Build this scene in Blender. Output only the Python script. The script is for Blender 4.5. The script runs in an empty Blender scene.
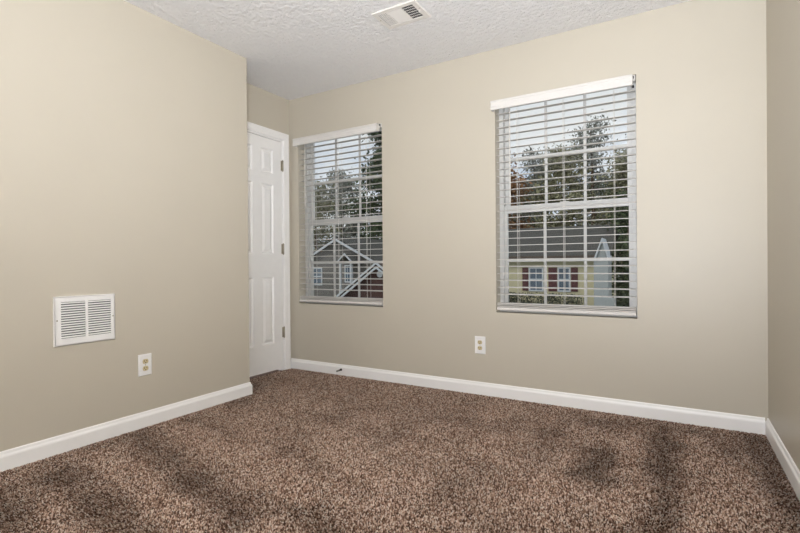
import bpy, bmesh, math, random
import numpy as np
from mathutils import Matrix, Vector

S = bpy.context.scene
COL = S.collection
PI = math.pi

# ------------------------------------------------------------------ camera
D, XR, XL, XD, YS, H = 3.193, 0.421, -2.686, -3.041, 2.387, 2.44     # room planes
CAMZ, YAW, PITCH, ROLL = 0.933, math.radians(-30.51), math.radians(-0.22), math.radians(-0.47)
cam_d = bpy.data.cameras.new('camera')
cam_d.sensor_width = 36.0
cam_d.lens = 470.1 * 36.0 / 800.0
cam_d.clip_start = 0.02
cam_d.clip_end = 400
cam = bpy.data.objects.new('camera', cam_d)
COL.objects.link(cam)
fw = Vector((math.sin(YAW) * math.cos(PITCH), math.cos(YAW) * math.cos(PITCH), math.sin(PITCH)))
rt = fw.cross(Vector((0, 0, 1))).normalized()
up = rt.cross(fw)
c_, s_ = math.cos(ROLL), math.sin(ROLL)
rt, up = c_ * rt + s_ * up, -s_ * rt + c_ * up
cam.matrix_world = Matrix(((rt.x, up.x, -fw.x, 0), (rt.y, up.y, -fw.y, 0), (rt.z, up.z, -fw.z, CAMZ), (0, 0, 0, 1)))
S.camera = cam

# ------------------------------------------------------------------ sky, sun, lights, exposure
S.view_settings.view_transform = 'Standard'
S.view_settings.look = 'None'
S.view_settings.gamma = 1
S.view_settings.use_curve_mapping = False
S.view_settings.exposure = 0.0
SKY_STRENGTH, SUN_STRENGTH = 0.95, 1.0
DOORWAY_FILL_W, CEILING_FILL_W, UPLIGHT_FILL_W = 22.0, 18.0, 465.0  # power of the added, unseen fill lights

world = bpy.data.worlds.new('sky')
S.world = world
world.use_nodes = True
wn, wl = world.node_tree.nodes, world.node_tree.links
wn.clear()
w_out = wn.new('ShaderNodeOutputWorld')
w_bg = wn.new('ShaderNodeBackground')
w_bg.inputs['Strength'].default_value = SKY_STRENGTH
w_tc = wn.new('ShaderNodeTexCoord')
w_map = wn.new('ShaderNodeMapping')
w_map.inputs['Scale'].default_value = (2.2, 2.2, 5.0)
w_no = wn.new('ShaderNodeTexNoise')
w_no.inputs['Scale'].default_value = 1.6
w_no.inputs['Detail'].default_value = 5
w_rp = wn.new('ShaderNodeValToRGB')
w_rp.color_ramp.elements[0].position = 0.38
w_rp.color_ramp.elements[0].color = (0.66, 0.74, 0.92, 1)
w_rp.color_ramp.elements[1].position = 0.60
w_rp.color_ramp.elements[1].color = (0.97, 0.97, 1.0, 1)
wl.new(w_tc.outputs['Generated'], w_map.inputs['Vector'])
wl.new(w_map.outputs[0], w_no.inputs['Vector'])
wl.new(w_no.outputs['Fac'], w_rp.inputs[0])
wl.new(w_rp.outputs[0], w_bg.inputs['Color'])
wl.new(w_bg.outputs[0], w_out.inputs[0])

sun_d = bpy.data.lights.new('sun', 'SUN')
sun_d.energy = SUN_STRENGTH
sun_d.angle = math.radians(12)
sun_d.color = (1.0, 0.95, 0.88)
sun = bpy.data.objects.new('sun', sun_d)
sun.rotation_euler = (math.radians(48), 0, math.radians(-28))        # high, from behind the house
COL.objects.link(sun)

# added fill light set at the rear doorway, unseen behind the camera
RW = (-0.48, 0.36, -0.014, 2.05)
rl_d = bpy.data.lights.new('doorway_fill', 'AREA')
rl_d.shape = 'RECTANGLE'
rl_d.size, rl_d.size_y = RW[1] - RW[0], RW[3] - RW[2]
rl_d.energy = DOORWAY_FILL_W
rl_d.color = (0.94, 0.98, 1.06)
rl = bpy.data.objects.new('doorway_fill', rl_d)
rl.location = ((RW[0] + RW[1]) / 2, -1.52, (RW[2] + RW[3]) / 2)
rl.rotation_euler = (math.radians(90), 0, 0)
COL.objects.link(rl)


# ------------------------------------------------------------------ materials
def lin(c):
    return tuple(((x / 255) / 12.92 if x / 255 <= 0.04045 else ((x / 255 + 0.055) / 1.055) ** 2.4) for x in c)


def mat(name, rgb, rough=0.5, metal=0.0, noise=0.0, nscale=8.0, bump=0.0, bscale=80.0, spec=0.5, stretch=(1, 1, 1)):
    m = bpy.data.materials.new(name)
    m.use_nodes = True
    n, l = m.node_tree.nodes, m.node_tree.links
    b = n['Principled BSDF']
    c = lin(rgb)
    b.inputs['Base Color'].default_value = (*c, 1)
    b.inputs['Roughness'].default_value = rough
    b.inputs['Metallic'].default_value = metal
    b.inputs['Specular IOR Level'].default_value = spec
    tc = n.new('ShaderNodeTexCoord')
    mp = n.new('ShaderNodeMapping')
    mp.inputs['Scale'].default_value = stretch
    l.new(tc.outputs['Object'], mp.inputs['Vector'])
    if noise:
        t = n.new('ShaderNodeTexNoise')
        t.inputs['Scale'].default_value = nscale
        t.inputs['Detail'].default_value = 4
        r = n.new('ShaderNodeValToRGB')
        r.color_ramp.elements[0].position = 0.3
        r.color_ramp.elements[1].position = 0.7
        r.color_ramp.elements[0].color = (*[x * (1 - noise) for x in c], 1)
        r.color_ramp.elements[1].color = (*[min(1, x * (1 + noise)) for x in c], 1)
        l.new(mp.outputs[0], t.inputs['Vector'])
        l.new(t.outputs['Fac'], r.inputs[0])
        l.new(r.outputs[0], b.inputs['Base Color'])
    if bump:
        t2 = n.new('ShaderNodeTexNoise')
        t2.inputs['Scale'].default_value = bscale
        t2.inputs['Detail'].default_value = 3
        bp = n.new('ShaderNodeBump')
        bp.inputs['Strength'].default_value = bump
        bp.inputs['Distance'].default_value = 0.004
        l.new(mp.outputs[0], t2.inputs['Vector'])
        l.new(t2.outputs['Fac'], bp.inputs['Height'])
        l.new(bp.outputs[0], b.inputs['Normal'])
    return m


M = {}
M['wall'] = mat('beige_wall_paint', (197, 189, 173), 0.42, noise=0.012, nscale=3, bump=0.05, bscale=160, spec=0.35)
M['white'] = mat('white_trim_paint', (248, 246, 243), 0.35, noise=0.01, nscale=12)
M['door'] = mat('white_door_paint', (247, 245, 242), 0.38, noise=0.012, nscale=20)
M['vinyl'] = mat('white_window_vinyl', (206, 205, 201), 0.35, noise=0.01)
M['slat'] = mat('white_blind_slat', (210, 206, 200), 0.45, noise=0.02, nscale=10)
M['valance'] = mat('white_blind_valance', (220, 216, 210), 0.45, noise=0.01)
M['cord'] = mat('white_blind_cord', (222, 219, 212), 0.7)
M['nickel'] = mat('brushed_nickel', (176, 168, 150), 0.4, metal=0.6, noise=0.05, nscale=60)
M['plate'] = mat('white_plate_plastic', (240, 238, 235), 0.3)
M['almond'] = mat('almond_socket_plastic', (206, 190, 150), 0.35)
M['dark'] = mat('dark_void', (30, 28, 27), 0.8)
M['register'] = mat('white_register_enamel', (226, 221, 214), 0.4, noise=0.01)
M['bronze'] = mat('dark_bronze', (62, 52, 45), 0.4, metal=0.7)
M['rubber'] = mat('grey_rubber', (110, 106, 100), 0.7)
M['screw'] = mat('screw_metal', (170, 160, 140), 0.4, metal=0.8)
M['lampglass'] = mat('frosted_lamp_glass', (245, 240, 228), 0.5)
lg = M['lampglass'].node_tree.nodes['Principled BSDF']
lg.inputs['Emission Color'].default_value = (1.0, 0.93, 0.82, 1)
lg.inputs['Emission Strength'].default_value = 2.0  # glow for the glass of the added ceiling lamp

# knock-down textured ceiling
m = M['ceiling'] = bpy.data.materials.new('stomp_textured_ceiling')
m.use_nodes = True
n, l = m.node_tree.nodes, m.node_tree.links
b = n['Principled BSDF']
b.inputs['Base Color'].default_value = (*lin((250, 248, 246)), 1)
b.inputs['Roughness'].default_value = 0.8
tc = n.new('ShaderNodeTexCoord')
n1 = n.new('ShaderNodeTexNoise')
n1.inputs['Scale'].default_value = 80
n1.inputs['Detail'].default_value = 5
n1.inputs['Roughness'].default_value = 0.6
n1.inputs['Distortion'].default_value = 1.6
n2 = n.new('ShaderNodeTexVoronoi')
n2.inputs['Scale'].default_value = 45
n2.feature = 'SMOOTH_F1'
ad = n.new('ShaderNodeMath')
ad.operation = 'ADD'
bp = n.new('ShaderNodeBump')
bp.inputs['Strength'].default_value = 1.0
bp.inputs['Distance'].default_value = 0.012
l.new(tc.outputs['Object'], n1.inputs['Vector'])
l.new(tc.outputs['Object'], n2.inputs['Vector'])
l.new(n1.outputs['Fac'], ad.inputs[0])
l.new(n2.outputs['Distance'], ad.inputs[1])
l.new(ad.outputs[0], bp.inputs['Height'])
l.new(bp.outputs[0], b.inputs['Normal'])

# window glass: thin pane, clear with a fresnel sheen
m = M['glass'] = bpy.data.materials.new('window_glass')
m.use_nodes = True
n, l = m.node_tree.nodes, m.node_tree.links
n.clear()
o = n.new('ShaderNodeOutputMaterial')
mx = n.new('ShaderNodeMixShader')
tr = n.new('ShaderNodeBsdfTransparent')
tr.inputs['Color'].default_value = (0.93, 0.95, 0.94, 1)
gl = n.new('ShaderNodeBsdfGlossy')
gl.inputs['Roughness'].default_value = 0.02
fr = n.new('ShaderNodeFresnel')
fr.inputs['IOR'].default_value = 1.35
l.new(fr.outputs[0], mx.inputs[0])
l.new(tr.outputs[0], mx.inputs[1])
l.new(gl.outputs[0], mx.inputs[2])
l.new(mx.outputs[0], o.inputs[0])

# carpet tufts: every yarn tuft takes one of the flecked browns
m = M['pile'] = bpy.data.materials.new('flecked_brown_carpet_pile')
m.use_nodes = True
n, l = m.node_tree.nodes, m.node_tree.links
b = n['Principled BSDF']
b.inputs['Roughness'].default_value = 0.9
b.inputs['Specular IOR Level'].default_value = 0.1
geo = n.new('ShaderNodeNewGeometry')
rp = n.new('ShaderNodeValToRGB')
rp.color_ramp.interpolation = 'LINEAR'
els = rp.color_ramp.elements
els[0].position, els[0].color = 0.0, (*lin((84, 64, 54)), 1)
els[1].position, els[1].color = 1.0, (*lin((255, 240, 224)), 1)
for p_, c in ((0.22, (110, 82, 67)), (0.5, (176, 142, 121)), (0.75, (230, 198, 176))):
    e = els.new(p_)
    e.color = (*lin(c), 1)
at_ = n.new('ShaderNodeAttribute')
at_.attribute_name = 'lay_shade'  # multiplies the painted shade of the brushed pile into the browns
hv = n.new('ShaderNodeMix')
hv.data_type = 'RGBA'
hv.blend_type = 'MULTIPLY'
hv.inputs[0].default_value = 1.0
l.new(geo.outputs['Random Per Island'], rp.inputs[0])
l.new(rp.outputs[0], hv.inputs[6])
l.new(at_.outputs['Color'], hv.inputs[7])
l.new(hv.outputs[2], b.inputs['Base Color'])
M['backing'] = mat('carpet_backing', (84, 62, 50), 0.95, noise=0.2, nscale=200)

# outside
M['yellow'] = mat('pale_yellow_siding', (204, 195, 160), 0.7, noise=0.06, nscale=2, stretch=(1, 1, 12))
M['greysiding'] = mat('grey_brown_siding', (102, 98, 93), 0.7, noise=0.1, nscale=2, stretch=(1, 1, 14))
M['redsiding'] = mat('dark_red_brown_siding', (76, 48, 44), 0.7, noise=0.12, nscale=2, stretch=(1, 1, 14))
M['whitesiding'] = mat('white_exterior_trim', (205, 208, 212), 0.6, noise=0.03)
M['bluegrey'] = mat('pale_grey_blue_siding', (164, 168, 168), 0.6, noise=0.04, stretch=(1, 1, 14))
M['shingle'] = mat('grey_roof_shingle', (72, 71, 67), 0.9, noise=0.18, nscale=3, stretch=(1, 4, 4), bump=0.3, bscale=20)
M['brownshingle'] = mat('brown_roof_shingle', (92, 80, 72), 0.9, noise=0.18, nscale=3, bump=0.3, bscale=20)
M['shutter'] = mat('maroon_shutter', (92, 52, 54), 0.6, noise=0.05)
M['housepane'] = mat('house_window_pane', (70, 88, 104), 0.08, noise=0.25, nscale=1.5, spec=0.8)
M['grass'] = mat('lawn_grass', (72, 84, 50), 0.95, noise=0.3, nscale=1.2, bump=0.5, bscale=30)
M['asphalt'] = mat('road_asphalt', (84, 84, 86), 0.9, noise=0.12, nscale=20)
M['concrete'] = mat('pale_concrete', (150, 146, 138), 0.9, noise=0.1, nscale=5)
M['bark'] = mat('tree_bark', (92, 74, 60), 0.95, noise=0.3, nscale=3, stretch=(4, 4, 1), bump=0.4, bscale=10)


def leafmat(name, a, bcol):
    m = bpy.data.materials.new(name)
    m.use_nodes = True
    n, l = m.node_tree.nodes, m.node_tree.links
    b = n['Principled BSDF']
    b.inputs['Roughness'].default_value = 0.65
    g = n.new('ShaderNodeNewGeometry')
    r = n.new('ShaderNodeValToRGB')
    r.color_ramp.elements[0].color = (*lin(a), 1)
    r.color_ramp.elements[1].color = (*lin(bcol), 1)
    l.new(g.outputs['Random Per Island'], r.inputs[0])
    l.new(r.outputs[0], b.inputs['Base Color'])
    return m


M['leaf_green'] = leafmat('green_leaves', (70, 82, 54), (132, 142, 100))
M['leaf_olive'] = leafmat('olive_leaves', (92, 92, 66), (158, 154, 118))
M['leaf_brown'] = leafmat('rusty_autumn_leaves', (112, 76, 48), (176, 132, 92))
M['leaf_grey'] = leafmat('grey_green_leaves', (98, 100, 90), (166, 168, 156))
M['leaf_hedge'] = leafmat('dark_hedge_leaves', (34, 42, 32), (70, 78, 58))
M['leaf_dark'] = leafmat('dark_evergreen_needles', (44, 58, 40), (98, 112, 74))


# ------------------------------------------------------------------ mesh helpers
class MB:
    def __init__(self):
        self.v, self.f, self.sm = [], [], []

    def add(self, vs, fs, smooth=False):
        k = len(self.v)
        self.v += [tuple(q) for q in vs]
        self.f += [tuple(i + k for i in f) for f in fs]
        self.sm += [smooth] * len(fs)
        return self

    def box(self, x0, x1, y0, y1, z0, z1):
        vs = [(x, y, z) for z in (z0, z1) for y in (y0, y1) for x in (x0, x1)]
        return self.add(vs, [(0, 2, 3, 1), (4, 5, 7, 6), (0, 1, 5, 4), (2, 6, 7, 3), (0, 4, 6, 2), (1, 3, 7, 5)])

    def cbox(self, x0, x1, y0, y1, z0, z1, c=0.002):
        """box with chamfered edges"""
        bm = bmesh.new()
        bmesh.ops.create_cube(bm, size=1)
        for q in bm.verts:
            q.co = ((x0 + x1) / 2 + q.co.x * (x1 - x0), (y0 + y1) / 2 + q.co.y * (y1 - y0), (z0 + z1) / 2 + q.co.z * (z1 - z0))
        bmesh.ops.bevel(bm, geom=bm.edges[:], offset=min(c, 0.45 * min(x1 - x0, y1 - y0, z1 - z0)), segments=2, affect='EDGES', profile=0.5)
        bm.verts.index_update()
        self.add([q.co[:] for q in bm.verts], [[q.index for q in f.verts] for f in bm.faces])
        bm.free()
        return self

    def sweep(self, rings, closed=True, caps=True, smooth=False):
        """rings: list of equally long vertex loops"""
        k, vs, fs = len(rings[0]), [], []
        for r in rings:
            vs += r
        for i in range(len(rings) - 1):
            for j in range(k if closed else k - 1):
                a, b2 = i * k + j, i * k + (j + 1) % k
                fs.append((a, b2, b2 + k, a + k))
        if caps:
            fs.append(tuple(range(k - 1, -1, -1)))
            fs.append(tuple((len(rings) - 1) * k + j for j in range(k)))
        return self.add(vs, fs, smooth)

    def tube(self, pts, r, nseg=8, smooth=True):
        pts = [Vector(q) for q in pts]
        rs = r if isinstance(r, (list, tuple)) else [r] * len(pts)
        rings = []
        for i, q in enumerate(pts):
            t = (pts[min(i + 1, len(pts) - 1)] - pts[max(i - 1, 0)]).normalized()
            a = t.cross(Vector((0, 0, 1)) if abs(t.z) < 0.9 else Vector((1, 0, 0))).normalized()
            b2 = t.cross(a)
            rings.append([tuple(q + rs[i] * (math.cos(2 * PI * j / nseg) * a + math.sin(2 * PI * j / nseg) * b2)) for j in range(nseg)])
        return self.sweep(rings, smooth=smooth)

    def prism(self, poly, axis, a0, a1):
        """poly of 2-D points extruded along axis ('x': (y,z), 'y': (x,z), 'z': (x,y))"""
        def P(q, a):
            return {'x': (a, q[0], q[1]), 'y': (q[0], a, q[1]), 'z': (q[0], q[1], a)}[axis]
        return self.sweep([[P(q, a0) for q in poly], [P(q, a1) for q in poly]])

    def build(self, name, material, parent=None, origin=None):
        me = bpy.data.meshes.new(name)
        if parent is not None:
            org = ORG[parent.name]
        elif origin is not None:
            org = Vector(origin)
        else:
            a = np.array(self.v)
            org = Vector(((a[:, 0].min() + a[:, 0].max()) / 2, (a[:, 1].min() + a[:, 1].max()) / 2, a[:, 2].min()))
        me.from_pydata([(x - org.x, y - org.y, z - org.z) for x, y, z in self.v], [], self.f)
        bm = bmesh.new()
        bm.from_mesh(me)
        bmesh.ops.recalc_face_normals(bm, faces=bm.faces[:])
        bm.to_mesh(me)
        bm.free()
        if len(me.polygons) == len(self.sm):
            me.polygons.foreach_set('use_smooth', self.sm)
        me.materials.append(material)
        ob = bpy.data.objects.new(name, me)
        COL.objects.link(ob)
        if parent is None:
            ob.location = org
        else:
            ob.parent = parent
        ORG[ob.name] = org.copy()
        return ob


ORG = {}


def empty(name, loc):
    ob = bpy.data.objects.new(name, None)
    ob.empty_display_size = 0.1
    ob.location = loc
    COL.objects.link(ob)
    ORG[ob.name] = Vector(loc)
    return ob


def tag(ob, label=None, cat=None, group=None, kind=None):
    for k, v_ in (('label', label), ('category', cat), ('group', group), ('kind', kind)):
        if v_:
            ob[k] = v_
    return ob


def struct(ob, label, cat):
    return tag(ob, label, cat, None, 'structure')


# ------------------------------------------------------------------ room shell
YB = -1.40                                   # rear wall, behind the camera
WIN = {1: (-2.940, -2.042), 2: (-1.097, -0.209)}
WZ0, WZ1 = 0.592, 2.100
FZ = -0.009                                  # carpet backing

mb = MB()
x0, x1, t = XD - 0.15, XR + 0.15, 0.17
mb.box(x0, WIN[1][0], D, D + t, -0.1, H + 0.05)
mb.box(WIN[1][1], WIN[2][0], D, D + t, -0.1, H + 0.05)
mb.box(WIN[2][1], x1, D, D + t, -0.1, H + 0.05)
for k in WIN:
    mb.box(WIN[k][0], WIN[k][1], D, D + t, -0.1, WZ0)
    mb.box(WIN[k][0], WIN[k][1], D, D + 0.084, 2.078, H + 0.05)
    mb.box(WIN[k][0], WIN[k][1], D + 0.084, D + t, WZ1, H + 0.05)
struct(mb.build('wall_back', M['wall']), 'beige back wall with two window openings', 'wall')

mb = MB().box(XL - 0.12, XL, YB - 0.1, YS, -0.1, H + 0.05).box(XD - 0.15, XL - 0.12, YS - 0.12, YS, -0.1, H + 0.05)
struct(mb.build('wall_left', M['wall']), 'beige left wall ending at the door recess', 'wall')

DY0, DY1, DZ1 = 2.510, 3.098, 2.040           # door slab opening
mb = MB().box(XD - 0.12, XD, YS - 0.05, DY0 - 0.018, -0.1, H + 0.05).box(XD - 0.12, XD, DY1 + 0.018, D + 0.02, -0.1, H + 0.05)
mb.box(XD - 0.12, XD, DY0 - 0.018, DY1 + 0.018, DZ1 + 0.018, H + 0.05)
struct(mb.build('wall_recess', M['wall']), 'beige wall of the recess around the white door', 'wall')

mb = MB().box(XR, XR + 0.12, YB - 0.1, D + 0.02, -0.1, H + 0.05)
struct(mb.build('wall_right', M['wall']), 'beige right wall at the edge of the photo', 'wall')

mb = MB().box(XL - 0.12, RW[0], YB - 0.12, YB, -0.1, H + 0.05).box(RW[1], XR + 0.12, YB - 0.12, YB, -0.1, H + 0.05)
mb.box(RW[0], RW[1], YB - 0.12, YB, RW[3], H + 0.05)
struct(mb.build('wall_rear', M['wall']), 'beige wall behind the camera with an open doorway', 'wall')

struct(MB().box(XD - 0.15, XR + 0.15, YB - 0.12, D + t, H, H + 0.12).build('ceiling', M['ceiling']), 'off-white ceiling with stomped plaster texture', 'ceiling')
struct(MB().box(XD - 0.15, XR + 0.15, YB - 0.12, D + t, FZ - 0.12, FZ).build('floor', M['backing']), 'carpeted floor of the empty room', 'floor')

# ------------------------------------------------------------------ carpet pile
rng = np.random.default_rng(7)
STEP = 0.0053
gx = np.arange(XD + 0.004, XR - 0.004, STEP)
gy = np.arange(0.55, D - 0.006, STEP)
X, Y = np.meshgrid(gx, gy)
X, Y = X.ravel(), Y.ravel()
X = X + rng.uniform(-0.45, 0.45, X.size) * STEP
Y = Y + rng.uniform(-0.45, 0.45, Y.size) * STEP
keep = (X > XL + 0.012) | (Y > YS + 0.012)
keep &= (Y < D - 0.013) & (X < XR - 0.013) & (X > XD + 0.004)
X, Y = X[keep], Y[keep]
N = X.size


def smooth_noise(x, y, sc, seed):
    r = np.random.default_rng(seed)
    g = r.uniform(0, 1, (64, 64))
    u, v = x * sc + 20, y * sc + 20
    i, j = np.floor(u).astype(int), np.floor(v).astype(int)
    fu, fv = u - i, v - j
    fu, fv = fu * fu * (3 - 2 * fu), fv * fv * (3 - 2 * fv)
    G = lambda a, b_: g[a % 64, b_ % 64]
    return (G(i, j) * (1 - fu) + G(i + 1, j) * fu) * (1 - fv) + (G(i, j + 1) * (1 - fu) + G(i + 1, j + 1) * fu) * fv


# strokes of the vacuum cleaner where the pile lies the other way: x0,y0,x1,y1,half width,strength
STROKES = [(-2.58, 1.52, -1.40, 1.20, .085, 1), (-2.40, 1.03, -1.60, 0.93, .10, 1), (-2.50, .80, -1.9, .72, .08, .8),
           (-2.60, 2.20, -2.85, 2.55, .10, .9), (-.34, 2.50, -.30, 2.22, .10, 1), (-.06, 3.10, -.05, 1.80, .075, 1),
           (-.45, 2.95, .05, 3.08, .085, .7), (.37, 3.10, .33, 2.00, .075, 1), (.10, 3.05, .36, 2.40, .06, .7),
           (-2.55, 1.82, -2.10, 1.74, .06, .5), (-1.33, 2.55, -1.34, 2.0, .05, .3), (-.88, 2.56, -1.27, 2.64, .06, .35),
           (-1.24, 1.36, -1.00, 1.22, .10, .7), (-.62, 2.65, -.56, 3.05, .06, .5), (-1.8, 2.25, -1.75, 2.5, .06, .5),
           (.12, 2.45, -.12, 1.75, .05, .5), (-.75, 2.3, -.85, 1.6, .05, .3), (-1.7, 1.75, -1.2, 1.62, .06, .4)]
wob = smooth_noise(X, Y, 7, 3) - 0.5
wob2 = smooth_noise(X, Y, 7, 4) - 0.5
px_, py_ = X + 0.05 * wob + 0.03 * (smooth_noise(X, Y, 22, 5) - 0.5), Y + 0.05 * wob2
lay = np.zeros(N)
for a, b_, c, d, w, s in STROKES:
    dx, dy = c - a, d - b_
    u = np.clip(((px_ - a) * dx + (py_ - b_) * dy) / (dx * dx + dy * dy), 0, 1)
    dist = np.hypot(px_ - a - u * dx, py_ - b_ - u * dy)
    lay = np.maximum(lay, s * 0.85 * np.clip((w * 1.6 - dist) / (w * 1.4), 0, 1))
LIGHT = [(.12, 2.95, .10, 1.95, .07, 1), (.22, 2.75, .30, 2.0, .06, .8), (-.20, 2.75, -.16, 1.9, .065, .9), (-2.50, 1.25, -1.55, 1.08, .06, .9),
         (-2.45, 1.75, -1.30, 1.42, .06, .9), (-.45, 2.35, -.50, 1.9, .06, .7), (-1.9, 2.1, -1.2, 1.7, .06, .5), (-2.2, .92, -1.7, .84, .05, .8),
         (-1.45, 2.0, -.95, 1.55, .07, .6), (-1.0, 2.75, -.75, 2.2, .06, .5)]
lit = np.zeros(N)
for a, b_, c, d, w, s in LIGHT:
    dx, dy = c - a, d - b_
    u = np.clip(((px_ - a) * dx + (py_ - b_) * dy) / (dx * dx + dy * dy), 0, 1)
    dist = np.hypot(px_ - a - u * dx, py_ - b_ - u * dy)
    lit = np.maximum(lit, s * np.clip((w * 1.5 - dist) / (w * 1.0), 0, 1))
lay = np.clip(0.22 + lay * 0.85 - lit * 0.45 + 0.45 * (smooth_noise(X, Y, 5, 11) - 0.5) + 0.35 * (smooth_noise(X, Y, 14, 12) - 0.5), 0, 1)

hgt = 0.0085 + rng.uniform(-0.0015, 0.0018, N)
ang = rng.uniform(0, 2 * PI, N)
# pile leans away from the camera where brushed light, towards it where brushed dark
to_cam = np.stack([-X, -Y], 1)
to_cam /= np.linalg.norm(to_cam, axis=1)[:, None]
lean_dir = np.array([0.35, -0.94])                       # one fixed direction on the floor
lean = (lay[:, None] * 0.005 - (1 - lay[:, None]) * 0.002) * lean_dir[None, :] + rng.normal(0, 0.0016, (N, 2))
K = 3
verts = np.zeros((N, 3 * K, 3), np.float32)
for j in range(K):
    a = ang + 2 * PI * j / K
    for lev, (rad, hz, ln) in enumerate(((0.0028, 0.0, 0.0), (0.0033, 0.55, 0.4), (0.0021, 1.0, 1.0))):
        verts[:, lev * K + j, 0] = X + rad * np.cos(a + lev * 0.5) + lean[:, 0] * ln
        verts[:, lev * K + j, 1] = Y + rad * np.sin(a + lev * 0.5) + lean[:, 1] * ln
        verts[:, lev * K + j, 2] = FZ + hgt * hz
fs = []
for lev in range(2):
    for j in range(K):
        fs += [lev * K + j, lev * K + (j + 1) % K, (lev + 1) * K + (j + 1) % K, (lev + 1) * K + j]
fs += [2 * K + j for j in range(K)]
F = (np.array(fs)[None] + (np.arange(N) * 3 * K)[:, None]).ravel()
tot = np.array([4] * (2 * K) + [K])
FT = np.tile(tot, N)
FSt = np.concatenate([[0], np.cumsum(FT)[:-1]])
# keep the tips off the skirting boards and walls
vv = verts.reshape(-1, 3)
me = bpy.data.meshes.new('carpet_pile')
me.vertices.add(len(vv))
me.vertices.foreach_set('co', vv.ravel())
me.loops.add(F.size)
me.loops.foreach_set('vertex_index', F.ravel().astype(np.int32))
me.polygons.add(len(FT))
me.polygons.foreach_set('loop_start', FSt.astype(np.int32))
me.polygons.foreach_set('loop_total', FT.astype(np.int32))
me.polygons.foreach_set('use_smooth', np.ones(len(FT), bool))
me.update(calc_edges=True)
ca = me.color_attributes.new('lay_shade', 'FLOAT_COLOR', 'POINT')
lay_shade = 0.86 - 0.40 * lay  # light and shade of the vacuumed pile, painted into the tuft colour
ca.data.foreach_set('color', np.repeat(np.stack([lay_shade, lay_shade, lay_shade, np.ones(N)], 1)[:, None, :], 3 * K, 1).astype(np.float32).ravel())
me.materials.append(M['pile'])
pile = bpy.data.objects.new('carpet_pile', me)
COL.objects.link(pile)
tag(pile, 'flecked brown cut-pile carpet with vacuum marks across the floor', 'carpet', kind='stuff')

# ------------------------------------------------------------------ baseboards
BB = [(0, -0.012), (0.014, -0.012), (0.014, 0.060), (0.0125, 0.066), (0.008, 0.074), (0.006, 0.084), (0.003, 0.088), (0, 0.088)]


def baseboard(name, pts, label):
    """pts: corner list (x,y) on the wall face; the board lies to the right of the walking direction"""
    rings = []
    for i, q in enumerate(pts):
        q = Vector(q)
        dirs = []
        if i > 0:
            dirs.append((q - Vector(pts[i - 1])).normalized())
        if i < len(pts) - 1:
            dirs.append((Vector(pts[i + 1]) - q).normalized())
        ns = [Vector((d.y, -d.x)) for d in dirs]
        mdir = ns[0] if len(ns) == 1 else (ns[0] + ns[1]) / (1 + ns[0].dot(ns[1]))
        rings.append([(q.x + mdir.x * a, q.y + mdir.y * a, z) for a, z in BB])
    return struct(MB().sweep(rings).build(name, M['white']), label, 'baseboard')


baseboard('baseboard_back', [(XD + 0.001, D), (XR - 0.0145, D)], 'white baseboard along the back wall under the windows')
baseboard('baseboard_left', [(XL, 0.3), (XL, YS), (XD + 0.02, YS)][:2] + [(XL - 0.30, YS)], 'white baseboard along the left wall under the vent')
baseboard('baseboard_right', [(XR, D), (XR, 0.3)], 'white baseboard along the right wall')

# ------------------------------------------------------------------ door
door = empty('door_1', (XD, (DY0 + DY1) / 2, 0))
struct(door, 'white six-panel door in the recess at the left', 'door')
SY0, SY1, SZ0, SZ1, SX = DY0 + 0.003, DY1 - 0.003, 0.016, DZ1 - 0.004, XD - 0.004
cols = [(SY0 + 0.103, 2.758), (2.850, SY1 - 0.103)]
rows = [(0.252, 0.836), (1.039, 1.640), (1.735, 1.945)]
ys = sorted({SY0, SY1, *[q for c in cols for q in c]})
zs = sorted({SZ0, SZ1, *[q for r in rows for q in r]})
mb = MB()
for i in range(len(ys) - 1):
    for j in range(len(zs) - 1):
        a0, a1, b0, b1 = ys[i], ys[i + 1], zs[j], zs[j + 1]
        if (a0, a1) in cols and (b0, b1) in rows:
            prof = [(0, 0), (0.003, -0.001), (0.012, -0.012), (0.020, -0.012), (0.040, -0.003), (0.043, -0.0025)]
            rings = [[(SX + dx, a0 + k, b0 + k), (SX + dx, a1 - k, b0 + k), (SX + dx, a1 - k, b1 - k), (SX + dx, a0 + k, b1 - k)] for k, dx in prof]
            vs, f2 = [q for r in rings for q in r], []
            for r in range(len(rings) - 1):
                for k in range(4):
                    f2.append((r * 4 + k, r * 4 + (k + 1) % 4, r * 4 + 4 + (k + 1) % 4, r * 4 + 4 + k))
            f2.append(tuple((len(rings) - 1) * 4 + k for k in range(4)))
            mb.add(vs, f2)
        else:
            mb.add([(SX, a0, b0), (SX, a1, b0), (SX, a1, b1), (SX, a0, b1)], [(0, 1, 2, 3)])
Xb = SX - 0.035
mb.add([(SX, SY0, SZ0), (SX, SY1, SZ0), (SX, SY1, SZ1), (SX, SY0, SZ1), (Xb, SY0, SZ0), (Xb, SY1, SZ0), (Xb, SY1, SZ1), (Xb, SY0, SZ1)],
       [(0, 4, 5, 1), (1, 5, 6, 2), (2, 6, 7, 3), (3, 7, 4, 0), (4, 7, 6, 5)])
mb.build('door_slab', M['door'], door)
mb = MB().box(XD - 0.12, XD, DY0 - 0.018, DY0, FZ, DZ1 + 0.018).box(XD - 0.12, XD, DY1, DY1 + 0.018, FZ, DZ1 + 0.018)
mb.box(XD - 0.12, XD, DY0, DY1, DZ1, DZ1 + 0.018)
mb.box(XD - 0.055, XD - 0.043, DY0, DY0 + 0.012, FZ, DZ1).box(XD - 0.055, XD - 0.043, DY1 - 0.012, DY1, FZ, DZ1).box(XD - 0.055, XD - 0.043, DY0, DY1, DZ1 - 0.012, DZ1)
mb.build('door_jamb', M['white'], door)
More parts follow.
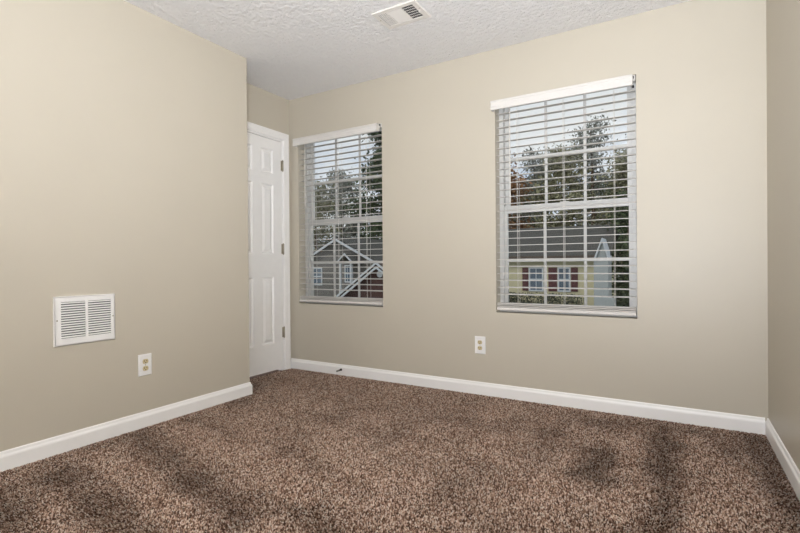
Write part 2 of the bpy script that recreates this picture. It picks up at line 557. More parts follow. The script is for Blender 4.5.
for zc in (1.825, 1.082, 0.338):
    hy = DY1 - 0.0015
    mb = MB().tube([(XD + 0.007, hy, zc - 0.046), (XD + 0.007, hy, zc + 0.046)], 0.0075, 12)
    mb.tube([(XD + 0.007, hy, zc + 0.046), (XD + 0.007, hy, zc + 0.053)], [0.0055, 0.002], 10)
    mb.tube([(XD + 0.007, hy, zc - 0.053), (XD + 0.007, hy, zc - 0.046)], [0.002, 0.0055], 10)
    mb.box(XD - 0.0005, XD + 0.0022, hy, hy + 0.011, zc - 0.044, zc + 0.044)
    mb.box(SX - 0.0005, SX + 0.0035, hy - 0.014, hy, zc - 0.044, zc + 0.044)
    tag(mb.build('hinge', M['nickel'], door), 'brushed nickel hinge')
kb = MB()
ky, kz = SY0 + 0.06, 0.93
prof = [(0.0, 0.031), (0.006, 0.031), (0.008, 0.012), (0.026, 0.011), (0.032, 0.022), (0.046, 0.027), (0.056, 0.022), (0.060, 0.008)]
kb.sweep([[(SX + a, ky + r * math.cos(q * PI / 8), kz + r * math.sin(q * PI / 8)) for q in range(16)] for a, r in prof], smooth=True)
tag(kb.build('door_knob', M['nickel'], door), 'brushed nickel knob')

# casing: profile swept round three sides with mitred corners
CP = [(0.0, 0.0), (0.0, 0.010), (0.004, 0.013), (0.026, 0.015), (0.034, 0.0135), (0.050, 0.018), (0.060, 0.018), (0.064, 0.014), (0.064, 0.0)]
iy0, iy1, iz1 = DY0 - 0.005, DY1 + 0.006, DZ1 + 0.014
rings = []
for (y, z, my, mz) in ((iy0, FZ, -1, 0), (iy0, iz1, -1, 1), (iy1, iz1, 1, 1), (iy1, FZ, 1, 0)):
    rings.append([(XD + tt, y + w * my, z + w * mz) for w, tt in CP])
struct(MB().sweep(rings).build('trim_1', M['white']), 'white moulded casing round the door', 'trim')

# ------------------------------------------------------------------ windows
GY = D + 0.125


def window(idx):
    xa, xb = WIN[idx]
    r = empty('window_%d' % idx, ((xa + xb) / 2, GY, WZ0))
    struct(r, ['', 'white vinyl double-hung window with grids, nearer the door', 'white vinyl double-hung window with grids, nearer the right wall'][idx], 'window')
    f = 0.030
    fr = MB()
    fr.cbox(xa, xa + f, D + 0.085, D + 0.168, WZ0, WZ1).cbox(xb - f, xb, D + 0.085, D + 0.168, WZ0, WZ1)
    fr.cbox(xa + f, xb - f, D + 0.085, D + 0.168, WZ0, WZ0 + 0.022).cbox(xa + f, xb - f, D + 0.085, D + 0.168, WZ1 - 0.014, WZ1)
    fr.build('window_frame', M['vinyl'], r)
    for nm, y0, y1, z0, z1, rb, rtp, st, zm in (('upper_sash', D + 0.132, D + 0.158, 1.300, WZ1 - 0.014, 0.048, 0.024, 0.031, 1.685), ('lower_sash', D + 0.100, D + 0.127, WZ0 + 0.022, 1.346, 0.036, 0.052, 0.022, 0.956)):
        a, b_ = xa + f, xb - f
        sb = MB().cbox(a, a + st, y0, y1, z0, z1).cbox(b_ - st, b_, y0, y1, z0, z1)
        sb.cbox(a + st, b_ - st, y0, y1, z0, z0 + rb).cbox(a + st, b_ - st, y0, y1, z1 - rtp, z1)
        so = sb.build(nm, M['vinyl'], r)
        ga, gb, g0, g1 = a + st, b_ - st, z0 + rb, z1 - rtp
        ym = (y0 + y1) / 2
        gr = MB()
        for k in (1, 2):
            xm = ga + (gb - ga) * k / 3
            gr.cbox(xm - 0.0095, xm + 0.0095, ym - 0.006, ym + 0.006, g0, g1, 0.003)
        gr.cbox(ga, gb, ym - 0.0061, ym + 0.0061, zm - 0.0095, zm + 0.0095, 0.003)
        gr.build('grid', M['vinyl'], so)
        MB().box(ga - 0.004, gb + 0.004, ym + 0.008, ym + 0.011, g0 - 0.004, g1 + 0.004).build('pane', M['glass'], so)
    lk = MB().cbox((xa + xb) / 2 - 0.03, (xa + xb) / 2 + 0.03, D + 0.104, D + 0.126, 1.346, 1.352).tube([((xa + xb) / 2, D + 0.112, 1.352), ((xa + xb) / 2, D + 0.112, 1.360)], 0.010, 12)
    lk.build('sash_lock', M['vinyl'], r)


window(1)
window(2)

mb = MB().cbox(RW[0] - 0.06, RW[0], YB - 0.005, YB + 0.016, FZ, RW[3]).cbox(RW[1], XR - 0.001, YB - 0.005, YB + 0.016, FZ, RW[3])
mb.cbox(RW[0] - 0.06, XR - 0.001, YB - 0.005, YB + 0.016, RW[3], RW[3] + 0.06)
struct(mb.build('trim_2', M['white']), 'white casing round the doorway behind the camera', 'trim')

# ------------------------------------------------------------------ blinds
PITCH_S = 0.0487


def blind(idx, label, wand_x, wand_z, cords):
    xa, xb = WIN[idx]
    r = empty('window_blind', ((xa + xb) / 2, D + 0.03, WZ0))
    tag(r, label, 'blind', 'horizontal slat blinds on the back wall')
    x0, x1 = xa + 0.007, xb - 0.007
    tl = math.radians(-4.0)
    ym = D + 0.031
    sl = MB()
    zt = 1.987
    nsl = 27
    for k in range(nsl):
        z = zt - k * PITCH_S
        prof = []
        for j in range(7):                     # crowned slat, 50 mm wide
            u = (j / 6 - 0.5) * 0.050
            prof.append((u, 0.0016 * (1 - (u / 0.025) ** 2)))
        sec = [(u, v_ + 0.0014) for u, v_ in prof] + [(u, v_ - 0.0014) for u, v_ in reversed(prof)]
        sec = [(ym + u * math.cos(tl) + v_ * math.sin(tl), z - u * math.sin(tl) + v_ * math.cos(tl)) for u, v_ in sec]
        sl.prism(sec, 'x', x0, x1)
    sl.build('slats', M['slat'], r)
    # bottom rail with two slats lying on it
    br = MB()
    rail = [(-0.026, 0.004), (-0.022, 0.0), (0.022, 0.0), (0.026, 0.004), (0.026, 0.017), (0.020, 0.022), (-0.020, 0.022), (-0.026, 0.017)]
    br.prism([(ym - 0.008 + u, WZ0 + 0.016 + v_) for u, v_ in rail], 'x', x0, x1)
    br.build('bottom_rail', M['valance'], r)
    ss = MB()
    for k, (h_, w) in enumerate(((0.0420, 0.0255), (0.0530, 0.0265), (0.0630, 0.026))):
        pr = [(-w, 0.0005), (-w * 0.6, -0.0025), (w * 0.6, -0.0025), (w, 0.0005), (w, 0.004), (w * 0.6, 0.0055), (-w * 0.6, 0.0055), (-w, 0.004)]
        ss.prism([(ym - 0.008 + u, WZ0 + h_ + v_) for u, v_ in pr], 'x', x0 + 0.001 * k, x1 - 0.001 * k)
    ss.build('stacked_slats', M['valance'], r)
    MB().cbox(xa + 0.004, xb - 0.004, D + 0.004, D + 0.058, 2.042, 2.077, 0.003).build('headrail', M['slat'], r)
    va = MB()
    vx0, vx1, vy = xa - 0.014, xb - 0.016, D - 0.050
    prof = [(vy, 2.000), (vy - 0.003, 2.004), (vy - 0.003, 2.020), (vy, 2.024), (vy, 2.046), (vy - 0.004, 2.052), (vy - 0.004, 2.062), (vy, 2.065), (vy + 0.009, 2.065), (vy + 0.009, 2.000)]
    va.prism(prof, 'x', vx0, vx1)
    va.cbox(vx0, vx0 + 0.009, vy + 0.009, D - 0.001, 2.001, 2.064, 0.001)
    va.cbox(vx1 - 0.009, vx1, vy + 0.009, D - 0.006, 2.006, 2.060, 0.001)
    va.build('valance', M['valance'], r)
    for cb in ((vx1 - 0.003, vx1 + 0.005, D - 0.012, D - 0.001, 2.052, 2.066), (vx1 - 0.004, vx1 + 0.006, D - 0.016, D - 0.001, 1.996, 2.008)):
        tag(MB().cbox(*cb, 0.001).build('valance_clip', M['dark'], r), 'dark valance clip')
    for cx in cords:
        c = MB()
        for yy in (ym - 0.0275, ym + 0.0275):
            c.tube([(cx, yy, WZ0 + 0.03), (cx, yy, 2.005)], 0.0011, 5)
        for k in range(nsl):
            z = zt - k * PITCH_S - 0.003
            c.tube([(cx, ym - 0.0275, z - 0.002), (cx, ym + 0.0275, z + 0.002)], 0.0006, 4)
        c.tube([(cx + 0.006, ym - 0.029, WZ0 + 0.03), (cx + 0.006, ym - 0.029, 2.005)], 0.0009, 5)
        c.build('ladder_cord', M['cord'], r)
    w = MB().tube([(wand_x, D - 0.010, 2.010), (wand_x, D - 0.012, wand_z + 0.05), (wand_x, D - 0.012, wand_z)], [0.0042, 0.0042, 0.0050], 8)
    w.build('tilt_wand', M['cord'], r)
    return r


blind(1, 'white faux-wood slat blind on the narrower-looking window beside the door', -2.85, 1.46, (-2.78, -2.49, -2.20))
blind(2, 'white faux-wood slat blind on the larger-looking window at the right', -0.989, 1.355, (-0.945, -0.640, -0.335))

# ------------------------------------------------------------------ wall vent
v = empty('return_air_vent', (XL, 1.29, 0.535))
tag(v, 'white louvered return air grille low on the left wall', 'vent')
y0, y1, z0, z1 = 1.141, 1.438, 0.535, 0.786
banks = [(1.173, 1.287), (1.300, 1.416)]
bz0, bz1 = 0.572, 0.757
mb = MB()
# stamped frame: sloped outer lip, flat face with two openings
for a0, a1, b0, b1 in ((y0 + .004, banks[0][0], z0 + .004, z1 - .004), (banks[1][1], y1 - .004, z0 + .004, z1 - .004), (banks[0][1], banks[1][0], bz0, bz1),
                       (banks[0][0], banks[1][1], z0 + .004, bz0), (banks[0][0], banks[1][1], bz1, z1 - .004)):
    mb.box(XL + 0.004, XL + 0.009, a0, a1, b0, b1)
lip = lambda k, x: [(XL + x, y0 + k, z0 + k), (XL + x, y1 - k, z0 + k), (XL + x, y1 - k, z1 - k), (XL + x, y0 + k, z1 - k)]
mb.sweep([lip(0, 0.0), lip(0, 0.0055), lip(0.003, 0.0090), lip(0.006, 0.0090), lip(0.006, 0.0)], caps=False)
mb.build('vent_frame', M['plate'], v)
tag(MB().box(XL + 0.0004, XL + 0.0016, y0 + 0.012, y1 - 0.012, z0 + 0.012, z1 - 0.012).build('duct_shade_panel', M['dark'], v), 'dark panel painted as duct shade behind the louvers')  # flat dark sheet on the wall stands for the duct's shade
for a0, a1 in banks:
    lb = MB()
    nl = 15
    for k in range(nl):
        zc = bz0 + (k + 0.5) * (bz1 - bz0) / nl
        lb.sweep([[(XL + 0.0022, yy, zc + 0.0036), (XL + 0.0032, yy, zc + 0.0042), (XL + 0.0092, yy, zc + 0.0008), (XL + 0.0092, yy, zc - 0.0034), (XL + 0.0084, yy, zc - 0.0034)] for yy in (a0, a1)])
    lb.build('louvers', M['plate'], v)
for yy in (y0 + 0.014, y1 - 0.012):
    tag(MB().tube([(XL + 0.008, yy, 0.665), (XL + 0.0105, yy, 0.665)], [0.0042, 0.0032], 10).build('screw', M['screw'], v), 'small metal screw')


# ------------------------------------------------------------------ outlets
def outlet(origin, axis, label):
    """axis 'x': plate faces +x on the left wall; 'y': faces -y on the back wall"""
    r = empty('wall_outlet', origin)
    tag(r, label, 'outlet', 'duplex outlets low on the walls')
    o = Vector(origin)

    def T(u, d, w):
        return (o.x + d, o.y + u, o.z + w) if axis == 'x' else (o.x + u, o.y - d, o.z + w)

    def put(mb_):
        mb_.v = [T(*q) for q in mb_.v]
        return mb_
    W, Hh = 0.040, 0.0625
    rect = lambda k, d: [(-W + k, d, -Hh + k), (W - k, d, -Hh + k), (W - k, d, Hh - k), (-W + k, d, Hh - k)]
    put(MB().sweep([rect(0, 0), rect(0, 0.002), rect(0.004, 0.0055), rect(0.006, 0.006)])).build('cover_plate', M['plate'], r)
    for zc in (0.0205, -0.0205):
        ring = lambda s, d: [(0.0170 * s * math.cos(q * PI / 12), d, zc + max(-0.0135, min(0.0135, 0.0170 * math.sin(q * PI / 12))) * s) for q in range(24)]
        rc = put(MB().sweep([ring(1, 0.0055), ring(1, 0.0078), ring(0.93, 0.0084)])).build('receptacle', M['almond'], r)
        rc['label'] = 'almond receptacle face'
        sl = MB().box(-0.0080, -0.0054, 0.0080, 0.0088, zc - 0.001, zc + 0.008).box(0.0054, 0.0080, 0.0080, 0.0088, zc - 0.0005, zc + 0.007)
        sl.tube([(0, 0.0080, zc - 0.0075), (0, 0.0088, zc - 0.0075)], 0.0030, 10)
        tag(put(sl).build('slots', M['dark'], rc), 'dark plug slots')
    put(MB().tube([(0, 0.0058, 0), (0, 0.0072, 0)], [0.0035, 0.0028], 10)).build('screw', M['screw'], r)


outlet((XL, 1.608, 0.360), 'x', 'white duplex outlet low on the left wall beside the vent')
outlet((-1.219, D, 0.352), 'y', 'white duplex outlet on the back wall left of the larger window')

# ------------------------------------------------------------------ ceiling register
cr = empty('ceiling_register', (-1.424, 2.457, H))
tag(cr, 'white three-way supply register on the ceiling', 'vent')
x0, x1, y0, y1 = -1.572, -1.278, 2.352, 2.562
zb = H - 0.008
mb = MB()
ix0, ix1, iy0, iy1 = x0 + 0.028, x1 - 0.030, y0 + 0.028, y1 - 0.032
rc = lambda k, z: [(x0 + k, y0 + k, z), (x1 - k, y0 + k, z), (x1 - k, y1 - k, z), (x0 + k, y1 - k, z)]
inn = lambda z: [(ix0, iy0, z), (ix1, iy0, z), (ix1, iy1, z), (ix0, iy1, z)]
mb.sweep([rc(0, H), rc(0.0003, zb + 0.0012), rc(0.0015, zb), inn(zb), inn(H - 0.002)], caps=False)
bx0, bx1 = ix0 + 0.066, ix1 - 0.078
mb.box(bx0 - 0.004, bx0, iy0, iy1, zb, H - 0.003).box(bx1, bx1 + 0.004, iy0, iy1, zb, H - 0.003)
mb.build('register_frame', M['register'], cr)
tag(MB().box(ix0, ix1, iy0, iy1, H - 0.0016, H - 0.0004).build('duct_shade_panel', M['dark'], cr), 'dark panel painted as duct shade above the louvers')  # flat dark sheet under the ceiling stands for the duct's shade


def blades(a0, a1, n_, along, c0, c1, lo, zt_=H - 0.0025):
    q = MB()
    for k in range(n_):
        c = a0 + (k + 0.5) * (a1 - a0) / n_
        sec = [(c - lo * 0.5, zt_), (c - lo * 0.5 + 0.0012, zt_), (c + lo * 0.5 + 0.0012, zb + 0.0004), (c + lo * 0.5, zb + 0.0004)]
        if along == 'y':
            q.sweep([[(s[0], yy, s[1]) for s in sec] for yy in (c0, c1)])
        else:
            q.sweep([[(xx, s[0], s[1]) for s in sec] for xx in (c0, c1)])
    return q


blades(ix0 + 0.004, bx0 - 0.006, 6, 'y', iy0, iy1, -0.0036, H - 0.0052).build('louvers', M['register'], cr)
blades(iy0 + 0.004, iy1 - 0.004, 13, 'x', bx0, bx1, 0.0085, H - 0.0050).build('louvers', M['register'], cr)
rb = blades(bx1 + 0.008, ix1 - 0.003, 6, 'y', iy0, iy1, 0.0047)
for k in range(1, 6):
    yy = iy0 + (iy1 - iy0) * k / 6
    rb.box(bx1 + 0.004, ix1, yy - 0.001, yy + 0.001, H - 0.005, H - 0.0025)
rb.build('louvers', M['register'], cr)
MB().cbox(ix1 + 0.004, ix1 + 0.010, 2.452, 2.470, zb - 0.010, zb + 0.001, 0.001).build('damper_lever', M['register'], cr)
for xx in (x0 + 0.013, x1 - 0.013):
    tag(MB().tube([(xx, 2.437, zb + 0.001), (xx, 2.437, zb - 0.0018)], [0.004, 0.003], 10).build('screw', M['screw'], cr), 'small metal screw')

# ------------------------------------------------------------------ door stop
ds = empty('door_stop', (-2.462, D - 0.014, 0.046))
tag(ds, 'small dark spring door stop on the baseboard under the left window', 'door stop')
mb = MB().tube([(-2.462, D - 0.013, 0.046), (-2.462, D - 0.019, 0.046)], [0.011, 0.009], 12)
mb.build('base', M['bronze'], ds)
pts = [(-2.462 + 0.0055 * math.cos(q * 0.7), D - 0.018 - 0.0006 * q, 0.045 + 0.0055 * math.sin(q * 0.7)) for q in range(70)]
MB().tube(pts, 0.0014, 5).build('spring', M['bronze'], ds)
MB().tube([(-2.462, D - 0.058, 0.045), (-2.462, D - 0.072, 0.044), (-2.462, D - 0.076, 0.044)], [0.0075, 0.0080, 0.004], 12).build('rubber_tip', M['rubber'], ds)

# ------------------------------------------------------------------ ceiling lamp added as fill, unseen above the camera
LX, LY = -0.25, 0.75
cl_ = empty('added_ceiling_lamp', (LX, LY, H))
tag(cl_, 'added round frosted glass ceiling lamp, unseen above the camera', 'lamp')
mb = MB()
mb.sweep([[(LX + r_ * math.cos(q * PI / 16), LY + r_ * math.sin(q * PI / 16), z) for q in range(32)] for r_, z in ((0.16, H), (0.165, H - 0.02), (0.15, H - 0.03))], smooth=True)
mb.build('lamp_base', M['nickel'], cl_)
mb = MB()
mb.sweep([[(LX + r_ * math.cos(q * PI / 16), LY + r_ * math.sin(q * PI / 16), z) for q in range(32)] for r_, z in ((0.148, H - 0.03), (0.145, H - 0.055), (0.12, H - 0.085), (0.07, H - 0.105), (0.01, H - 0.112))], smooth=True)
mb.build('lamp_shade', M['lampglass'], cl_)
ll_d = bpy.data.lights.new('added_ceiling_light', 'POINT')
ll_d.energy = CEILING_FILL_W
ll_d.color = (0.98, 1.0, 1.04)
ll_d.shadow_soft_size = 0.14
ll = bpy.data.objects.new('added_ceiling_light', ll_d)
ll.location = (LX, LY, H - 0.30)
COL.objects.link(ll)

# added bounce-flash fill, shaped as an uplighter, unseen behind the camera
FX, FY = 0.12, -0.25
fl = empty('added_uplight', (FX, FY, 0))
tag(fl, 'added short black fill uplighter, unseen behind the camera', 'lamp')
rnd = lambda r_, z: [(FX + r_ * math.cos(q * PI / 12), FY + r_ * math.sin(q * PI / 12), z) for q in range(24)]
MB().sweep([rnd(0.13, -0.004), rnd(0.13, 0.012), rnd(0.05, 0.025)]).build('base', M['bronze'], fl)
MB().tube([(FX, FY, 0.02), (FX, FY, 0.62)], 0.012, 10).build('pole', M['bronze'], fl)
MB().sweep([rnd(0.02, 0.62), rnd(0.06, 0.66), rnd(0.10, 0.76), rnd(0.095, 0.76), rnd(0.055, 0.665)], caps=True).build('lamp_shade', M['bronze'], fl)
fl_d = bpy.data.lights.new('added_uplight_spot', 'SPOT')
fl_d.energy = UPLIGHT_FILL_W
fl_d.color = (0.975, 1.015, 1.095)
fl_d.spot_size = math.radians(160)
fl_d.spot_blend = 1.0
fl_d.shadow_soft_size = 0.10
flo = bpy.data.objects.new('added_uplight_spot', fl_d)
flo.location = (FX, FY, 0.80)
flo.rotation_euler = Vector((-0.25, 0.75, 1.15)).to_track_quat('-Z', 'Y').to_euler()
COL.objects.link(flo)

# ------------------------------------------------------------------ outside: ground
GZ = -2.40
struct(MB().box(-90, 60, 3.6, 120, GZ - 0.5, GZ).build('ground', M['grass']), 'dark lawn outside the windows', 'ground')
struct(MB().box(-90, 60, 12.5, 17.0, GZ, GZ + 0.03).build('street_pavement', M['asphalt']), 'grey street outside the windows', 'street')


# ------------------------------------------------------------------ outside: houses
def gable_roof_y(mb_, xa, xb, y0, y1, ze, zr, t_=0.18, over=0.35):
    """roof whose ridge runs along y (gable end faces the room)"""
    xm = (xa + xb) / 2
    s = (zr - ze) / (xm - xa)
    a0, a1, e = xa - over, xb + over, ze - over * s
    mb_.prism([(a0, e), (xm, zr), (a1, e), (a1, e + t_), (xm, zr + t_), (a0, e + t_)], 'y', y0 - over, y1 + over)


def house_window(parent, xa, xb, y, z0, z1, mull=True, k=1):
    f = MB()
    w = 0.09
    f.box(xa, xa + w, y - 0.06, y, z0, z1).box(xb - w, xb, y - 0.06, y, z0, z1).box(xa + w, xb - w, y - 0.06, y, z0, z0 + w).box(xa + w, xb - w, y - 0.06, y, z1 - w, z1)
    if mull:
        zm = (z0 + z1) / 2
        f.box(xa + w, xb - w, y - 0.05, y - 0.005, zm - 0.035, zm + 0.035)
        for q in range(1, k + 1):
            xm = xa + (xb - xa) * q / (k + 1)
            f.box(xm - 0.02, xm + 0.02, y - 0.045, y - 0.005, z0 + w, z1 - w)
    fo = f.build('house_window', M['whitesiding'], parent)
    MB().box(xa + w, xb - w, y - 0.03, y - 0.01, z0 + w, z1 - w).build('pane', M['housepane'], fo)


# yellow house behind the right window, eave along x
HY = 30.0
h = empty('house', (-8, HY + 4, GZ))
tag(h, 'pale yellow house with grey roof and maroon shutters outside the right window', 'house')
MB().box(-14.0, -3.9, HY, HY + 8, GZ, 1.40).build('house_wall', M['yellow'], h)
MB().prism([(HY - 0.5, 1.38), (HY + 4, 3.50), (HY + 8.5, 1.38), (HY + 8.5, 1.22), (HY + 4, 3.30), (HY - 0.5, 1.22)], 'x', -14.5, -3.3).build('roof', M['shingle'], h)
MB().box(-14.5, -4.1, HY - 0.56, HY - 0.46, 1.16, 1.40).build('eave_gutter', M['brownshingle'], h)
for xa, xb in ((-8.14, -7.22), (-6.36, -5.60)):
    house_window(h, xa, xb, HY, -0.82, 0.70, k=1)
for xa, xb in ((-8.55, -8.18), (-6.92, -6.40), (-5.56, -5.18)):
    sh = MB().box(xa, xb, HY - 0.05, HY, -0.79, 0.68)
    for k in range(10):
        zz = -0.74 + k * 0.146
        sh.box(xa + 0.06, xb - 0.06, HY - 0.065, HY - 0.05, zz, zz + 0.10)
    sh.build('shutter', M['shutter'], h)
MB().tube([(-4.02, HY - 0.1, 1.2), (-4.02, HY - 0.1, GZ)], 0.06, 8).build('downspout', M['whitesiding'], h)
# gabled porch wing at its right end
MB().prism([(-4.05, GZ), (-4.05, 1.15), (-3.92, 1.15), (-3.60, 2.10), (-3.36, 1.15), (-3.30, 1.15), (-3.30, GZ)], 'y', HY - 1.6, HY).build('porch_wing', M['bluegrey'], h)
mb = MB()
mb.prism([(-3.98, 1.05), (-3.60, 2.16), (-3.28, 1.05), (-3.24, 1.15), (-3.60, 2.34), (-4.04, 1.15)], 'y', HY - 1.75, HY)
mb.build('porch_roof', M['whitesiding'], h)
MB().prism([(-4.3, GZ), (-2.9, GZ), (-2.9, -1.0), (-3.2, -1.0)], 'y', HY - 2.6, HY - 1.62).build('porch_steps', M['bluegrey'], h)

# grey-brown gabled house behind the left window
h = empty('house', (-21.82, 31, GZ))
tag(h, 'grey-brown house with white gable trim outside the left window', 'house')
Y1_ = 28.0
mb = MB().prism([(-25.12, GZ), (-25.12, 1.20), (-21.82, 2.85), (-18.52, 1.20), (-18.52, GZ)], 'y', Y1_, Y1_ + 8)
mb.build('house_wall', M['greysiding'], h)
mb = MB()
gable_roof_y(mb, -25.12, -18.52, Y1_, Y1_ + 8, 1.24, 2.89)
mb.build('roof', M['shingle'], h)
mb = MB()
for sgn in (-1, 1):
    mb.prism([(-21.82, 2.92), (-21.82 + sgn * 3.65, 1.095), (-21.82 + sgn * 3.65, 0.93), (-21.82, 2.755)], 'y', Y1_ - 0.42, Y1_ - 0.35)
mb.build('gable_trim', M['whitesiding'], h)
house_window(h, -24.5, -23.4, Y1_, -0.6, 0.75, k=1)
mb = MB()
mb.prism([(-20.87, 1.02), (-20.22, 1.60), (-19.54, 1.02), (-19.54, 1.14), (-20.22, 1.74), (-20.87, 1.14)], 'y', Y1_ - 1.4, Y1_)
mb.build('porch_roof', M['shingle'], h)
mb = MB()
for sgn in (-1, 1):
    mb.prism([(-20.22, 1.78), (-20.22 + sgn * 0.68, 1.17), (-20.22 + sgn * 0.68, 1.05), (-20.22, 1.66)], 'y', Y1_ - 1.45, Y1_ - 1.39)
mb.build('gable_trim', M['whitesiding'], h)
for xx in (-20.67, -19.74):
    MB().box(xx - 0.07, xx + 0.07, Y1_ - 1.35, Y1_ - 1.21, GZ, 1.06).build('porch_post', M['whitesiding'], h)
house_window(h, -21.25, -20.50, Y1_, -0.35, 0.95, k=2)

# low dark red-brown gabled garage in front of it
h = empty('garage', (-14.31, 25, GZ))
tag(h, 'dark red-brown gabled building with round white vent outside the left window', 'garage')
Y2 = 22.0
xm, zp, sl_ = -14.31, 1.00, 0.70
mb = MB().prism([(xm - 2.6, GZ), (xm - 2.6, zp - 2.6 * sl_), (xm, zp), (xm + 2.6, zp - 2.6 * sl_), (xm + 2.6, GZ)], 'y', Y2, Y2 + 5)
mb.build('garage_wall', M['redsiding'], h)
mb = MB()
gable_roof_y(mb, xm - 2.6, xm + 2.6, Y2, Y2 + 5, zp - 2.6 * sl_ + 0.02, zp + 0.02, 0.12, 0.3)
mb.build('roof', M['brownshingle'], h)
mb = MB()
for sgn in (-1, 1):
    for dz, y_ in ((0.10, Y2 - 0.36), (-0.14, Y2 - 0.34)):
        mb.prism([(xm, zp + dz), (xm + sgn * 2.9, zp + dz - 2.9 * sl_), (xm + sgn * 2.9, zp + dz - 0.13 - 2.9 * sl_), (xm, zp + dz - 0.13)], 'y', y_, y_ + 0.05)
mb.build('gable_trim', M['whitesiding'], h)
mb = MB()
mb.sweep([[(xm + 0.05 + r_ * math.cos(q * PI / 10), yy, 0.42 + r_ * math.sin(q * PI / 10)) for q in range(20)] for r_, yy in ((0.19, Y2), (0.19, Y2 - 0.05), (0.15, Y2 - 0.06), (0.14, Y2 - 0.03))])
mb.build('round_vent', M['whitesiding'], h)


# ------------------------------------------------------------------ outside: trees and hedges
def leaves(centres, spread, n_, size, seed):
    r = np.random.default_rng(seed)
    c = np.asarray(centres)[r.integers(0, len(centres), n_)]
    p = c + r.normal(0, 1, (n_, 3)) * np.asarray(spread)
    a = r.normal(0, 1, (n_, 3))
    a /= np.linalg.norm(a, axis=1)[:, None]
    b_ = np.cross(a, r.normal(0, 1, (n_, 3)))
    b_ /= np.linalg.norm(b_, axis=1)[:, None]
    s = size * r.uniform(0.6, 1.3, (n_, 1))
    V = np.stack([p - a * s, p - b_ * s * 0.45, p + a * s, p + b_ * s * 0.45], 1).reshape(-1, 3)
    F_ = np.arange(n_ * 4).reshape(-1, 4)
    return V, F_


def leaf_obj(name, V, F_, material, parent):
    o_ = ORG[parent.name]
    me_ = bpy.data.meshes.new(name)
    me_.from_pydata((V - np.array(o_)).tolist(), [], F_.tolist())
    me_.materials.append(material)
    ob = bpy.data.objects.new(name, me_)
    ob.parent = parent
    COL.objects.link(ob)
    ORG[ob.name] = o_
    return ob


def tree(label, x, y, height, rad, leaf, seed, n_leaf=5000, size=0.16, conifer=False, low=0.25, spread=0.5, group=None):
    r = random.Random(seed)
    t_ = empty('tree', (x, y, GZ))
    tag(t_, label, 'tree', group)
    mb_ = MB()
    top = GZ + height
    tr_ = [(x + r.uniform(-.1, .1) * i * 0.4, y + r.uniform(-.1, .1) * i * 0.4, GZ + height * 0.9 * i / 6) for i in range(7)]
    mb_.tube(tr_, [height * 0.018 * (1 - i / 7.5) for i in range(7)], 8)
    cents = []
    nb = 46 if conifer else 34
    for k in range(nb):
        u = low + (1 - low) * (k + r.random()) / nb
        q = Vector(tr_[min(6, int(u * 6))])
        q.z = GZ + height * u * 0.88
        az = r.uniform(0, 2 * PI)
        if conifer:
            L = rad * (1.05 - u) / (1.05 - low) * r.uniform(0.7, 1.1) + 0.25
            e = q + Vector((math.cos(az) * L, math.sin(az) * L, -0.12 * L))
        else:
            prof = math.sin(PI * min(1, max(0.0, (u - low) / (1 - low)) * 0.82 + 0.16))
            L = rad * (0.35 + 0.65 * prof) * r.uniform(0.55, 1.05)
            e = q + Vector((math.cos(az) * L, math.sin(az) * L, height * 0.12 * r.uniform(0.2, 1.1)))
        mid = (q + e) / 2 + Vector((0, 0, 0.12 * L))
        mb_.tube([q, mid, e], [height * 0.005 * (1.2 - u), height * 0.003 * (1.2 - u), 0.01], 5)
        for s in (0.45, 0.7, 0.9, 1.02):
            cents.append(tuple(q.lerp(e, s) + Vector((0, 0, 0.1 * L * (1 - s)))))
    mb_.build('trunk', M['bark'], t_)
    sp = (spread, spread, spread * 0.75)
    V, F_ = leaves(cents, sp, n_leaf, size, seed)
    leaf_obj('foliage', V, F_, leaf, t_)
    return t_


tree('narrow dark evergreen right of the porch of the yellow house', -2.5, 32.5, 8.6, 1.3, M['leaf_dark'], 19, 6000, 0.13, conifer=True, low=0.03, spread=0.3)
G_R, G_L = 'trees behind the yellow house', 'trees outside the left window'
tree('rusty brown tree at the left of the right window', -13.9, 41.5, 13.0, 2.5, M['leaf_brown'], 11, 9500, 0.18, group=G_R)
tree('broad olive tree in the middle of the right window', -8.4, 41.5, 13.9, 2.3, M['leaf_olive'], 13, 8500, 0.17, group=G_R)
tree('dense olive tree behind the porch of the yellow house', -3.3, 41.8, 12.4, 2.1, M['leaf_olive'], 15, 8000, 0.17, group=G_R)
tree('pale grey-green tree left of the middle of the right window', -12.7, 49.5, 15.0, 2.5, M['leaf_grey'], 12, 7500, 0.17, group=G_R)
tree('tallest tree at the centre right of the right window', -7.1, 49.5, 18.0, 2.4, M['leaf_grey'], 14, 6500, 0.17, group=G_R)
tree('thin tree at the right edge of the right window', -2.2, 49.5, 16.3, 1.9, M['leaf_grey'], 16, 4500, 0.16, group=G_R)
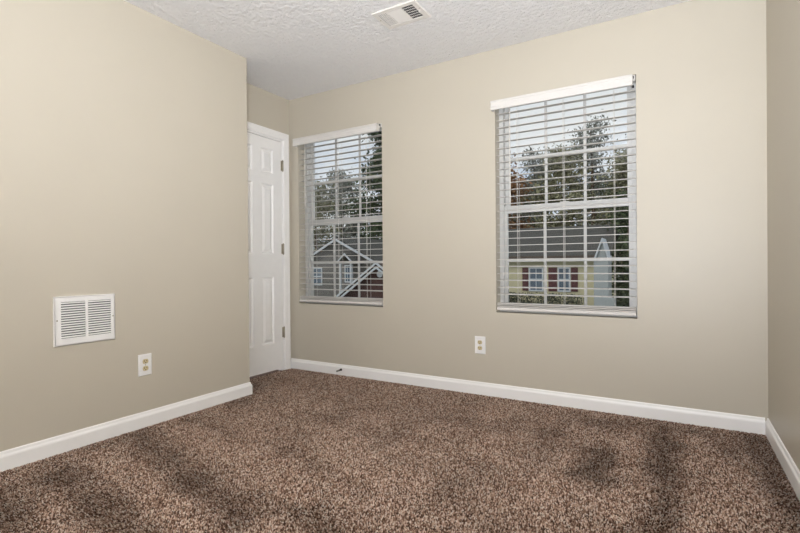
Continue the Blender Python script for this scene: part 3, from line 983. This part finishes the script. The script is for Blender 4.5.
tree('low olive tree farthest behind the grey roof at the left', -15.2, 58.5, 12.8, 3.2, M['leaf_olive'], 17, 9500, 0.22, low=0.10, group=G_R)
tree('low green tree farthest behind the grey roof at the right', -6.6, 58.5, 13.6, 3.6, M['leaf_green'], 18, 10500, 0.22, low=0.10, group=G_R)
tree('tall dark evergreen filling the right side of the left window', -26.1, 41.8, 25.0, 4.4, M['leaf_dark'], 21, 20000, 0.23, conifer=True, low=0.08, spread=0.7, group=G_L)
tree('olive tree at the left edge of the left window', -33.8, 39.5, 12.4, 3.0, M['leaf_olive'], 24, 6500, 0.18, low=0.12, group=G_L)
tree('grey-green tree above the grey-brown house gable', -39.0, 51.0, 16.3, 3.3, M['leaf_grey'], 23, 7000, 0.22, low=0.10, group=G_L)
tree('green tree between the house roof and the tall evergreen', -30.0, 51.5, 16.6, 3.4, M['leaf_green'], 25, 7500, 0.22, low=0.10, group=G_L)

tree('broad green tree between the two houses, left of the yellow house', -19.5, 42.0, 13.0, 2.6, M['leaf_green'], 26, 7000, 0.18, low=0.10)
tree('grey-green tree between the two houses, behind the broad green one', -22.5, 52.0, 15.5, 3.0, M['leaf_grey'], 27, 7000, 0.20, low=0.10)


def hedge(x0, x1, y, top, label, seed):
    r = random.Random(seed)
    t_ = empty('hedge', ((x0 + x1) / 2, y, GZ))
    tag(t_, label, 'hedge')
    cents = []
    mb_ = MB()
    k = x0 + 0.3
    while k < x1 - 0.2:
        mb_.tube([(k, y, GZ), (k + r.uniform(-.1, .1), y + r.uniform(-.1, .1), top - 0.35)], [0.03, 0.012], 5)
        for q in range(5):
            cents.append((k + r.uniform(-.2, .2), y + r.uniform(-.25, .25), GZ + (top - GZ) * (0.12 + 0.2 * q) - 0.1))
        k += 0.32
    mb_.build('stems', M['bark'], t_)
    V, F_ = leaves(cents, (0.2, 0.22, 0.13), 9000, 0.07, seed)
    V[:, 2] = np.clip(V[:, 2], GZ + 0.02, top)
    leaf_obj('foliage', V, F_, M['leaf_hedge'], t_)


hedge(-13.6, -4.6, 28.6, -0.82, 'dark clipped hedge in front of the yellow house', 31)
